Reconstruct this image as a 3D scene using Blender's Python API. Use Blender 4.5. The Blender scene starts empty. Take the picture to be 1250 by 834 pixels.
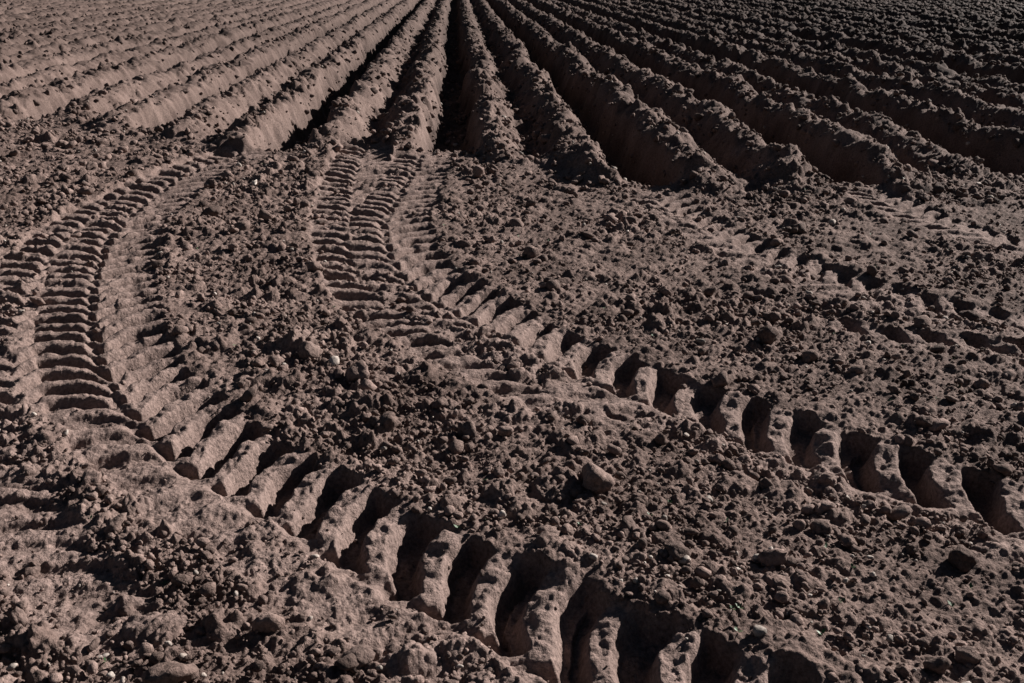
import bpy, bmesh, math, time
import numpy as np
from mathutils import Vector
T0=time.time()
rng=np.random.default_rng(7)
F=np.float32
# ---------------------------------------------------------------- survey helpers
H=1.7; FL=1215.0; P0=math.atan(462/1215.0); CP,SP=math.cos(P0),math.sin(P0)
YAW=math.radians(3.04)
def G(u,v):
    zc=FL*H/CP/(v+45.0); x=(u-625.0)*zc/FL; y=(zc-H*SP)/CP
    return (x*math.cos(YAW)+y*math.sin(YAW), -x*math.sin(YAW)+y*math.cos(YAW))
# ---------------------------------------------------------------- noise
def h2(ix,iy,seed):
    x=(ix.astype(np.uint32)*np.uint32(374761393)+iy.astype(np.uint32)*np.uint32(668265263)+np.uint32((seed*974634777)&0xffffffff))
    x=(x^(x>>np.uint32(13)))*np.uint32(1274126177)
    x^=x>>np.uint32(16); x*=np.uint32(2246822519); x^=x>>np.uint32(15)
    return (x>>np.uint32(8)).astype(F)*F(1/16777216.0)
def vn(X,Y,s,seed):
    a=seed*1.37; c,sn=math.cos(a),math.sin(a)
    x=(X*c-Y*sn)/s+100; y=(X*sn+Y*c)/s+100
    ix=np.floor(x); iy=np.floor(y); fx=(x-ix).astype(F); fy=(y-iy).astype(F)
    ix=ix.astype(np.int64); iy=iy.astype(np.int64)
    fx=fx*fx*fx*(fx*(fx*6-15)+10); fy=fy*fy*fy*(fy*(fy*6-15)+10)
    a0=h2(ix,iy,seed); a1=h2(ix+1,iy,seed); b0=h2(ix,iy+1,seed); b1=h2(ix+1,iy+1,seed)
    return ((a0+(a1-a0)*fx)*(1-fy)+(b0+(b1-b0)*fx)*fy)*2-1
def fbm(X,Y,s,o,seed,g=.5):
    r=0;a=1
    for i in range(o):
        r=r+a*vn(X,Y,s,seed+i); a*=g; s*=.5
    return r
def bumps(X,Y,s,seed,keep):
    """rounded clod mounds, returns height in metres"""
    wx=X+s*.20*vn(X,Y,s*.5,seed+5); wy=Y+s*.20*vn(X,Y,s*.5,seed+6)
    a=seed*.9; c,sn=math.cos(a),math.sin(a)
    x=(wx*c-wy*sn)/s+500; y=(wx*sn+wy*c)/s+500
    ix=np.floor(x); iy=np.floor(y); fx=(x-ix).astype(F); fy=(y-iy).astype(F)
    ix=ix.astype(np.int64); iy=iy.astype(np.int64)
    out=np.zeros(X.shape,F)
    for i in (-1,0,1):
        for j in (-1,0,1):
            jx=ix+i; jy=iy+j
            r1=h2(jx,jy,seed); r2=h2(jx,jy,seed+11); r3=h2(jx,jy,seed+23)
            dx=i+.1+.8*r1-fx; dy=j+.1+.8*r2-fy
            r=.28+.45*r3*r3+.1*r1
            q=1-(dx*dx+dy*dy)/(r*r)
            tilt=1+((r1-.5)*dx+(r2-.5)*dy)/r*1.4
            h=np.maximum(q,0)**.6*r*tilt*(r2*.5+.5)
            h=np.where(((r1*7.3+r2*5.1)%1.0)<keep,h,0)
            out=np.maximum(out,h)
    return out*s
def sst(a,b,x):
    t=np.clip((x-a)/(b-a),0,1); return t*t*(3-2*t)
# ---------------------------------------------------------------- tracks
def spline(cp):
    cp=np.array(cp,float); n=len(cp); out=[]
    for i in range(n-1):
        p0=cp[max(i-1,0)];p1=cp[i];p2=cp[i+1];p3=cp[min(i+2,n-1)]
        for t in np.linspace(0,1,7)[:-1]:
            out.append(.5*((2*p1)+(-p0+p2)*t+(2*p0-5*p1+4*p2-p3)*t*t+(-p0+3*p1-3*p2+p3)*t**3))
    out.append(cp[-1]); return np.array(out)
def mk(pts,p=.2):
    return spline([(*G(q[0],q[1]),q[2],q[3],(q[4] if len(q)>4 else p)) for q in pts])
# (curve, width, offset of curve from tyre centre, seed)
TR=[]
TR.append((mk([(1045,225,.04,.04),(1100,255,.04,.04),(1160,278,.04,.04),(1250,305,.04,.04),(1400,340,.04,.04)],.18),.42,0,3))
TR.append((mk([(795,232,.055,.045),(840,268,.05,.035),(910,305,.05,.03),(1000,338,.05,.03),(1100,368,.05,.03),(1250,400,.05,.035),(1420,425,.05,.035)],.19),.50,0,4))
TR.append((mk([(960,385,.0,.0),(1030,400,.04,.01),(1120,415,.07,.02),(1250,435,.075,.02),(1400,452,.075,.02)],.2),.34,0,9))
TR.append((mk([(450,175,.045,.05),(432,215,.05,.05),(428,260,.05,.05),(438,310,.05,.055),(475,362,.05,.055),(560,412,.05,.05),(660,462,.045,.055),(740,492,.03,.03),(850,530,.0,.0)],.175),.58,0,5))
TR.append((mk([(300,185,.045,.045),(225,212,.045,.045),(150,245,.05,.05),(90,285,.055,.055),(45,335,.055,.05),(20,400,.05,.045),(15,470,.04,.04),(30,540,.02,.04),(80,620,.0,.035),(180,720,.0,.025),(300,790,.0,.02)],.17),.6,0,6))
TR.append((mk([(560,185,.05,.045,.17),(540,230,.06,.05,.17),(527,272,.065,.05,.17),(548,315,.07,.05,.175),(600,350,.07,.05,.18),(660,383,.075,.045,.19),(720,413,.085,.04,.2),(790,441,.09,.038,.21),(860,465,.10,.034,.215),(930,487,.10,.032,.22),(1010,512,.10,.028,.22),(1100,542,.10,.026,.22),(1200,572,.10,.026,.22),(1330,610,.10,.026,.22),(1450,640,.10,.026,.22)]),.60,.30,7))
TR.append((mk([(350,185,.05,.05,.17),(285,208,.055,.05,.17),(240,238,.065,.055,.165),(212,268,.07,.055,.16),(196,305,.08,.055,.155),(194,350,.08,.06,.15),(207,402,.08,.06,.15),(242,456,.085,.055,.16),(292,503,.09,.045,.185),(355,544,.10,.038,.2),(440,590,.10,.030,.205),(530,636,.105,.026,.205),(620,672,.105,.026,.205),(720,716,.105,.026,.205),(820,760,.105,.026,.205),(950,810,.105,.026,.205),(1100,862,.105,.026,.205)]),.64,.32,8))
FX0,FP=-.09,1.65
TROUGH_SHADE=None
def terrain(X,Y,fine=True,dens=None):
    """returns z, packed, roughness"""
    global TROUGH_SHADE
    X=X.astype(F);Y=Y.astype(F)
    low=.020*vn(X,Y,1.3,41)+.014*vn(X,Y,.45,42)
    xw=X+.05*vn(X*0+3,Y,1.9,51)+.05*vn(X,Y,.8,52)+.035*vn(X,Y,.25,53)
    k=np.round((xw-FX0)/FP); qs=xw-FX0-k*FP; q=np.abs(qs)
    rid=(k*2+(qs>0)).astype(np.int64)+900
    ra=h2(rid,rid*0,77); rb=h2(rid,rid*0,78)
    ye=np.interp(X,[-14,-7,-3.6,-1.75,-.1,.8,1.5,3.2,4.8,9,16],[15.5,12.8,11.4,9.75,9.75,8.9,8.1,7.95,8.3,8.6,9.2]).astype(F)
    yn=Y+.2*vn(X,Y,.45,54)+.08*vn(X,Y,.15,56)
    yr=yn+(rb-.5)*.5
    mr=sst(-.6,.6,yr-ye-.1)
    mf=sst(-.10,.22,yn-ye+.02)
    mv=sst(-.2,.7,yn-ye-.1)
    lf_=sst(.5,6,-X); lf2=sst(2.2,5.5,-X)
    ridge=(.12+.09*ra)*np.exp(-((q-.41-.05*rb-.10*lf2)/(.20+.04*ra+.12*lf2))**2)
    valley=-.12*sst(.56,.80,q)*(1-.8*lf2*(.6+.4*vn(X,Y,2.5,63)))
    fdeep=.37-.15*lf_*h2(k.astype(np.int64)+50,rid*0,79)
    fur=-(fdeep+.05*vn(X,Y,.9,55))*(1-sst(.13,.32,q+.03*vn(X,Y,.14,57)))
    TROUGH_SHADE=np.maximum(mf*(1-sst(.16,.30,q)),mv*sst(.62,.8,q)*.6*(1-lf2))*(1-.5*lf_)  # mask for shade painted into the soil colour of the troughs
    lump=(.05*vn(X,Y,.7,58)+.045*vn(X,Y,.27,61)+.03*vn(X,Y,.13,62))*(1-.3*lf_)
    bed=(ridge+lump*sst(.20,.36,q))*mr+valley*mv+fur*mf
    spill=.05*np.exp(-((yn-ye)/.35)**2)*sst(.2,.4,q)*(.6+.6*vn(X,Y,.3,59))
    sm=low+bed+spill
    rough=(.85+.45*vn(X,Y,.7,60))*(1+.3*mr*(1-lf_))*(1-.05*lf_*mr)
    packed=np.zeros(X.shape,F)
    z=sm.copy()
    shp=X.shape
    Xf=X.ravel();Yf=Y.ravel();zf=z.ravel();rf=rough.ravel().copy();pf=packed.ravel();lf=low.ravel();mff=(bed).ravel()
    for C,w,off,sd in TR:
        mn=C[:,:2].min(0)-w-.2; mx=C[:,:2].max(0)+w+.2
        idx=np.nonzero((Xf>mn[0])&(Xf<mx[0])&(Yf>mn[1])&(Yf<mx[1]))[0]
        if len(idx)==0: continue
        x=Xf[idx];y=Yf[idx]
        x=x+F(.010)*vn(x,y,.15,sd+70)+F(.0045)*vn(x,y,.04,sd+80); y=y+F(.010)*vn(x,y,.15,sd+71)+F(.0045)*vn(x,y,.04,sd+81)
        bd=np.full(x.shape,1e9,F); S=np.zeros(x.shape,F);E=np.zeros(x.shape,F);DL=np.zeros(x.shape,F);DR=np.zeros(x.shape,F);PH=np.zeros(x.shape,F);PP=np.full(x.shape,.2,F)
        s0=0; p0=0
        Ltot=np.sum(np.hypot(*np.diff(C[:,:2],axis=0).T))
        for a,b in zip(C[:-1],C[1:]):
            tx,ty=b[0]-a[0],b[1]-a[1]; L=math.hypot(tx,ty)
            if L<1e-5: continue
            sel=np.nonzero((x>min(a[0],b[0])-1)&(x<max(a[0],b[0])+1)&(y>min(a[1],b[1])-1)&(y<max(a[1],b[1])+1))[0]
            tx/=L;ty/=L
            dx=x[sel]-F(a[0]);dy=y[sel]-F(a[1])
            t=np.clip(dx*F(tx)+dy*F(ty),0,F(L))
            ex=dx-t*F(tx);ey=dy-t*F(ty); d2=ex*ex+ey*ey
            m=d2<bd[sel]; sm_=sel[m]; t=t[m]; pm=.5*(a[4]+b[4])
            bd[sm_]=d2[m]; S[sm_]=s0+t; PH[sm_]=p0+t/F(pm); PP[sm_]=pm
            cr=tx*dy[m]-ty*dx[m]
            E[sm_]=-np.sign(cr)*np.sqrt(d2[m])
            fr=t/F(L); DL[sm_]=a[2]+(b[2]-a[2])*fr; DR[sm_]=a[3]+(b[3]-a[3])*fr
            s0+=L; p0+=L/pm
        d=E-F(off); hw=w/2
        ok=(bd<1.0)
        edge=hw+.020*vn(x,y,.10,sd+72)+.008*vn(x,y,.03,sd+82)
        ad=np.abs(d)
        cs=.05 if off>0 else 0.
        wl=sst(-.05,.05,cs-d+.02*vn(x,y,.1,sd+88))
        D=DL*wl+DR*(1-wl)
        D=D*(1+.20*vn(x,y,.5,sd+73)+.08*vn(x,y,.2,sd+83))
        ins=sst(0,.035,edge-ad)*ok*sst(.0,.35,S)*sst(.0,.3,Ltot-S)
        ins=ins*sst(.004,.03,D)
        sh=1.05*ad-1.8*ad*ad
        base_ph=PH+sh/PP+.06*vn(x,y,.12,sd+74)
        fillp=sst(.2,.75,vn(x,y,.22,sd+85))*.55
        bb=[]
        for hf in (0,1):
            ph=base_ph+.5*hf
            kk=np.floor(ph); f=ph-kk
            ki=kk.astype(np.int64)+5000
            hr=h2(ki,ki*0+hf,sd); hr2=h2(ki,ki*0+hf,sd+40)
            c=.5-.5*np.cos(2*np.pi*f)
            wd=.39+.13*(hr-.5)
            b=sst(wd-.26,wd+.40,c)*(1-.22*(hr>.8))*(.95+.07*hr)
            bb.append(b+(1-b)*.25*(hr2>.8))
        b=bb[0]*wl+bb[1]*(1-wl)
        b=b*(.93+.11*vn(x,y,.06,sd+76)+.05*vn(x,y,.025,sd+84))
        deep=np.clip((D-.045)/.04,0,1)
        b=b+(1-b)*fillp*(1-.85*deep)
        e2=np.clip(ad/hw,0,1)
        Lg=D*(.83+deep*.30*e2)
        zt=-D+b*Lg+.006*vn(x,y,.05,sd+75)
        basez=lf[idx]+np.where(mff[idx]<0,mff[idx]*.5,mff[idx]*.3)
        out=ad-edge
        berm=.018*np.exp(-((out-.06)/.05)**2)*np.clip(D/.08,0,1)*(1-.5*deep)*ok*(1-ins)*sst(0,.3,S)*(.6+.6*vn(x,y,.1,sd+77))
        zf[idx]=zf[idx]*(1-ins)+(basez+zt)*ins+berm
        near_=np.exp(-(np.maximum(out,0)/.06)**2)*ok*np.clip(D/.05,0,1)
        rf[idx]=rf[idx]*(1-.25*near_)
        patch=sst(-.1,.8,vn(x,y,.3,sd+78))
        rf[idx]=rf[idx]*(1-ins)+ins*np.clip(.14+.85*np.clip(1-D/.05,0,1)*(.4+.6*patch)+.34*patch*(1-deep)+.12*patch,0,.95)
        pf[idx]=np.maximum(pf[idx]*(1-ins),ins*(.3+.7*b))
    z=zf.reshape(shp);rough=rf.reshape(shp);packed=pf.reshape(shp)
    if fine:
        r=np.clip(rough,.05,1.35)
        n=.009*fbm(X,Y,.13,4,81,.6)
        fz=sst(9,16,Y)
        c1=bumps(X,Y,.14,91,.22)*(.48+.27*fz)
        c2=bumps(X,Y,.07,92,.38)*(.68+.13*fz)
        c3=bumps(X,Y,.036,93,.55)*.80
        z=z+r*(n+c1+c2+c3*(.5+.5*np.clip(dens,0,1)))-.012*r
        nr=Y<9
        if nr.any():
            xx=X[nr];yy=Y[nr]
            z[nr]+=(.35+.75*r[nr])*(bumps(xx,yy,.019,94,.65)*.8+.0028*fbm(xx,yy,.016,2,95,.6))
    return z,packed,rough
# ---------------------------------------------------------------- ground sheet
ys=[-4+i*.25 for i in range(20)]
y=1.0
while y<1.55: ys.append(y); y+=.02
c=.00215
while y<62: ys.append(y); y+=c*y+.0006
while y<900: ys.append(y); y*=1.035
ys=np.array(ys); NR=len(ys); NC=1420
hw=np.maximum(3.0,.78*ys+1.1)
cu=np.linspace(-1,1,NC)
cu=np.where(np.abs(cu)<.8,cu*.72/.8,np.sign(cu)*(.72+(np.abs(cu)-.8)*1.4))
X=(hw[:,None]*cu[None,:]+ .04*ys[:,None]); Y=np.repeat(ys[:,None],NC,1)
Z,PK,RG=terrain(X,Y,True,1-sst(6,16,Y))
TSH=TROUGH_SHADE.copy()
print('terrain',NR,NC,time.time()-T0)
def mesh_np(name,co,faces,k,smooth=True):
    me=bpy.data.meshes.new(name); n=len(co); m=len(faces)
    me.vertices.add(n); me.vertices.foreach_set('co',np.ascontiguousarray(co,dtype=F).ravel())
    me.loops.add(m*k); me.loops.foreach_set('vertex_index',np.ascontiguousarray(faces,dtype=np.int32).ravel())
    me.polygons.add(m); me.polygons.foreach_set('loop_start',np.arange(0,m*k,k,dtype=np.int32))
    me.polygons.foreach_set('use_smooth',np.full(m,smooth))
    me.update(calc_edges=True)
    ob=bpy.data.objects.new(name,me); bpy.context.scene.collection.objects.link(ob); return ob
ii=np.arange(NR*NC,dtype=np.int32).reshape(NR,NC)
fc=np.stack([ii[:-1,:-1],ii[:-1,1:],ii[1:,1:],ii[1:,:-1]],-1).reshape(-1,4)
ground=mesh_np('ploughed_field_ground',np.stack([X,Y,Z],-1).reshape(-1,3),fc,4)
at=ground.data.attributes.new('packed','FLOAT','POINT'); at.data.foreach_set('value',PK.astype(F).ravel())
at=ground.data.attributes.new('trough_shade','FLOAT','POINT'); at.data.foreach_set('value',TSH.astype(F).ravel())
print('ground',time.time()-T0)
# ---------------------------------------------------------------- clods
def variants(sub,n):
    bm=bmesh.new(); bmesh.ops.create_icosphere(bm,subdivisions=sub,radius=1)
    v=np.array([p.co[:] for p in bm.verts]); f=np.array([[q.index for q in p.verts] for p in bm.faces]); bm.free()
    L=[]
    for i in range(n):
        d=np.ones(len(v))
        for o in range(8):
            dr=rng.normal(size=3); dr/=np.linalg.norm(dr)
            cut=rng.uniform(.55,.9)
            dt=v@dr; d=np.where(dt*d>cut,cut/np.maximum(dt,1e-3),d)
        w=v*d[:,None]
        fr=rng.normal(size=(3,3))*2.2; w=w*(1+.13*np.sin(w@fr+rng.uniform(0,6,3)).sum(1)/1.5)[:,None]
        fr=rng.normal(size=(3,3))*5; w=w*(1+.07*np.sin(w@fr+rng.uniform(0,6,3)).sum(1))[:,None]
        if sub>2:
            fr=rng.normal(size=(3,3))*9; w=w*(1+.035*np.sin(w@fr+rng.uniform(0,6,3)).sum(1))[:,None]
        L.append(w)
    return np.array(L),f
def scatter(name,n,ymin,ymax,rbase,rslope,sig,rmax,sub,mat):
    yy=np.exp(rng.uniform(math.log(ymin),math.log(ymax),n)); xx=rng.uniform(-1,1,n)*(.72*yy+.7)+.04*yy
    z,pk,rg=terrain(xx[None,:],yy[None,:],False); z=z[0];pk=pk[0];rg=rg[0]
    cl=.5+.5*vn(xx.astype(F),yy.astype(F),.35,33)
    bedl=sst(.5,5,-xx)*sst(11,13,yy)
    keep=rng.random(n)<np.clip((rg-.10)*1.25,.02,1)*(.15+1.2*cl)*(1-.55*bedl)
    xx,yy,z,rg=xx[keep],yy[keep],z[keep],rg[keep]; n=len(xx)
    r=np.minimum((rbase+rslope*yy)*np.exp(rng.normal(0,sig,n)),rmax)*np.where(rg<.4,.6,1)
    V,f=variants(sub,14); nv=V.shape[1]
    k=rng.integers(0,14,n)
    q=rng.normal(size=(n,4)); q/=np.linalg.norm(q,axis=1)[:,None]
    a,b,c_,d=q.T
    R=np.array([[1-2*(c_*c_+d*d),2*(b*c_-a*d),2*(b*d+a*c_)],[2*(b*c_+a*d),1-2*(b*b+d*d),2*(c_*d-a*b)],[2*(b*d-a*c_),2*(c_*d+a*b),1-2*(b*b+c_*c_)]]).transpose(2,0,1)
    sc=rng.uniform(.65,1.3,(n,1,3))
    W=np.einsum('nij,nvj->nvi',R,V[k]*sc)*r[:,None,None]
    W[:,:,2]*=.8
    W+=np.stack([xx,yy,z+r*.22+.007*np.clip(rg,0,1)],-1)[:,None,:]
    FA=(f[None]+(np.arange(n)*nv)[:,None,None]).reshape(-1,3)
    ob=mesh_np(name,W.reshape(-1,3),FA,3); ob.data.materials.append(mat); print(name,n,time.time()-T0)
    return ob
# ---------------------------------------------------------------- materials
def soil(name,c0,c1,cp,bump,bd,clod=False):
    m=bpy.data.materials.new(name); m.use_nodes=True; nt=m.node_tree; N=nt.nodes; Lk=nt.links
    b=N['Principled BSDF']; b.inputs['Roughness'].default_value=.95; b.inputs['Specular IOR Level'].default_value=.10
    g=N.new('ShaderNodeNewGeometry')
    n1=N.new('ShaderNodeTexNoise'); n1.inputs['Scale'].default_value=2.2; n1.inputs['Detail'].default_value=6; n1.inputs['Roughness'].default_value=.7
    Lk.new(g.outputs['Position'],n1.inputs['Vector'])
    r=N.new('ShaderNodeValToRGB'); r.color_ramp.elements[0].position=.36; r.color_ramp.elements[1].position=.64
    r.color_ramp.elements[0].color=(*c0,1); r.color_ramp.elements[1].color=(*c1,1)
    Lk.new(n1.outputs['Fac'],r.inputs['Fac']); col=r.outputs['Color']
    n3=N.new('ShaderNodeTexNoise'); n3.inputs['Scale'].default_value=70; n3.inputs['Detail'].default_value=3; n3.inputs['Roughness'].default_value=.7
    Lk.new(g.outputs['Position'],n3.inputs['Vector'])
    mr=N.new('ShaderNodeMapRange'); mr.inputs['From Min'].default_value=.3; mr.inputs['From Max'].default_value=.72; mr.inputs['To Min'].default_value=.55; mr.inputs['To Max'].default_value=1.5
    Lk.new(n3.outputs['Fac'],mr.inputs['Value'])
    mu=N.new('ShaderNodeMix'); mu.data_type='RGBA'; mu.blend_type='MULTIPLY'; mu.inputs[0].default_value=1
    # shade of the right-hand ridges, painted in as a darker base colour
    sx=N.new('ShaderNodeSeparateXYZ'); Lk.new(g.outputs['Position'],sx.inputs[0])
    shx=N.new('ShaderNodeMapRange'); shx.inputs['From Min'].default_value=-1; shx.inputs['From Max'].default_value=12; shx.inputs['To Min'].default_value=1.0; shx.inputs['To Max'].default_value=.62
    Lk.new(sx.outputs[0],shx.inputs['Value'])
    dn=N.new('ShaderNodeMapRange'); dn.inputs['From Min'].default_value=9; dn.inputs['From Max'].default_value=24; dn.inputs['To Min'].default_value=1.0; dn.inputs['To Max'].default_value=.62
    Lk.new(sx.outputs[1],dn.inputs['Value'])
    m2=N.new('ShaderNodeMath'); m2.operation='MULTIPLY'; Lk.new(shx.outputs[0],m2.inputs[0]); Lk.new(dn.outputs[0],m2.inputs[1])
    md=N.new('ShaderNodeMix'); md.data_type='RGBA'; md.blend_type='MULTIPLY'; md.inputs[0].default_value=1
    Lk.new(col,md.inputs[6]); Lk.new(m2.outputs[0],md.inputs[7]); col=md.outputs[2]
    if not clod:
        a=N.new('ShaderNodeAttribute'); a.attribute_name='packed'
        mx=N.new('ShaderNodeMix'); mx.data_type='RGBA'; mx.inputs[7].default_value=(*cp,1)
        ml=N.new('ShaderNodeMath'); ml.operation='MULTIPLY'; ml.inputs[1].default_value=.7
        Lk.new(a.outputs['Fac'],ml.inputs[0]); Lk.new(ml.outputs[0],mx.inputs[0]); Lk.new(col,mx.inputs[6]); col=mx.outputs[2]
        # painted shade: soil colour darkened in furrow and mid-bed bottoms
        a2=N.new('ShaderNodeAttribute'); a2.attribute_name='trough_shade'
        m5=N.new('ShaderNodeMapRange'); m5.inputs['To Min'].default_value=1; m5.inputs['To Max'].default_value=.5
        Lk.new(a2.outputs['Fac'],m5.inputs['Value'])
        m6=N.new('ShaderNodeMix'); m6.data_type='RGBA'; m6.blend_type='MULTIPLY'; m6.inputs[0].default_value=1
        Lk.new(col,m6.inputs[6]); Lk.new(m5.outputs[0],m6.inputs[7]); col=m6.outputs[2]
    else:
        rp=N.new('ShaderNodeMapRange'); rp.inputs['To Min'].default_value=.65; rp.inputs['To Max'].default_value=1.35
        Lk.new(g.outputs['Random Per Island'],rp.inputs['Value'])
        mx=N.new('ShaderNodeMix'); mx.data_type='RGBA'; mx.blend_type='MULTIPLY'; mx.inputs[0].default_value=1
        Lk.new(col,mx.inputs[6]); Lk.new(rp.outputs[0],mx.inputs[7]); col=mx.outputs[2]
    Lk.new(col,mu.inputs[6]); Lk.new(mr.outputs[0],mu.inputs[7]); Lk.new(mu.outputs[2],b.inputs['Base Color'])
    n2=N.new('ShaderNodeTexNoise'); n2.inputs['Scale'].default_value=bump; n2.inputs['Detail'].default_value=4; n2.inputs['Roughness'].default_value=.65
    Lk.new(g.outputs['Position'],n2.inputs['Vector'])
    bp=N.new('ShaderNodeBump'); bp.inputs['Strength'].default_value=1; bp.inputs['Distance'].default_value=bd
    Lk.new(n2.outputs['Fac'],bp.inputs['Height']); Lk.new(bp.outputs[0],b.inputs['Normal'])
    return m
ms=soil('soil',(.108,.075,.065),(.205,.147,.129),(.238,.174,.155),80,.010)
mc=soil('clod_soil',(.115,.081,.070),(.215,.156,.138),None,95,.008,True)
mst=soil('pale_stone',(.25,.21,.185),(.42,.37,.335),None,60,.003,True)
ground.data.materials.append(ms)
scatter('soil_clods',86000,1.3,45,.0028,.0010,.62,.05,2,mc)
scatter('large_soil_clods',1900,1.4,26,.015,.0013,.5,.062,3,mc)
scatter('field_stones',2200,1.4,20,.0050,.0009,.45,.03,2,mst)
# ---------------------------------------------------------------- weed seedlings
mg=bpy.data.materials.new('seedling_leaf'); mg.use_nodes=True
mg.node_tree.nodes['Principled BSDF'].inputs['Base Color'].default_value=(.035,.09,.025,1)
mg.node_tree.nodes['Principled BSDF'].inputs['Roughness'].default_value=.6
n=150; yy=np.exp(rng.uniform(math.log(2),math.log(9),n)); xx=rng.uniform(-1,1,n)*(.6*yy+.4)
z,pk,rg=terrain(xx[None,:],yy[None,:],True,np.ones((1,n),F)); z=z[0]
co=[];fa=[]
for i in range(n):
    if pk[0][i]>.2: continue
    for j in range(rng.integers(3,6)):
        a=rng.uniform(0,6.28); l=rng.uniform(.009,.019); w=l*.28; d=Vector((math.cos(a),math.sin(a),.6)); s=Vector((-math.sin(a),math.cos(a),0))
        o=Vector((xx[i],yy[i],z[i]+.002)); bse=len(co)
        for p in (o,o+d*l*.5+s*w,o+d*l,o+d*l*.5-s*w): co.append(p[:])
        fa.append([bse,bse+1,bse+2,bse+3])
ob=mesh_np('weed_seedlings',np.array(co),np.array(fa),4); ob.data.materials.append(mg)
# ---------------------------------------------------------------- light
EL=math.radians(24.5); AZ=math.radians(34)
sv=Vector((math.cos(EL)*math.cos(AZ),math.cos(EL)*math.sin(AZ),math.sin(EL)))
l=bpy.data.lights.new('sun','SUN'); l.energy=10; l.angle=math.radians(.5); l.color=(1,.945,.895)
lo=bpy.data.objects.new('sun',l); lo.rotation_euler=sv.to_track_quat('Z','Y').to_euler(); lo.location=sv*30; bpy.context.scene.collection.objects.link(lo)
w=bpy.data.worlds.new('World'); bpy.context.scene.world=w; w.use_nodes=True
nt=w.node_tree; bg=nt.nodes['Background']; sk=nt.nodes.new('ShaderNodeTexSky'); sk.sky_type='NISHITA'; sk.sun_disc=False
sk.sun_elevation=EL; sk.sun_rotation=math.pi/2-AZ; nt.links.new(sk.outputs[0],bg.inputs[0]); bg.inputs[1].default_value=.022
# ---------------------------------------------------------------- camera
cam=bpy.data.cameras.new('camera'); cam.lens=35; cam.sensor_width=36; cam.clip_end=3000; cam.clip_start=.05
co_=bpy.data.objects.new('camera',cam); co_.location=(0,0,H); co_.rotation_euler=(math.pi/2-P0,0,-YAW)
bpy.context.scene.collection.objects.link(co_); bpy.context.scene.camera=co_
s=bpy.context.scene; s.view_settings.view_transform='Standard'; s.view_settings.look='None'; s.view_settings.exposure=0
print('done',time.time()-T0)
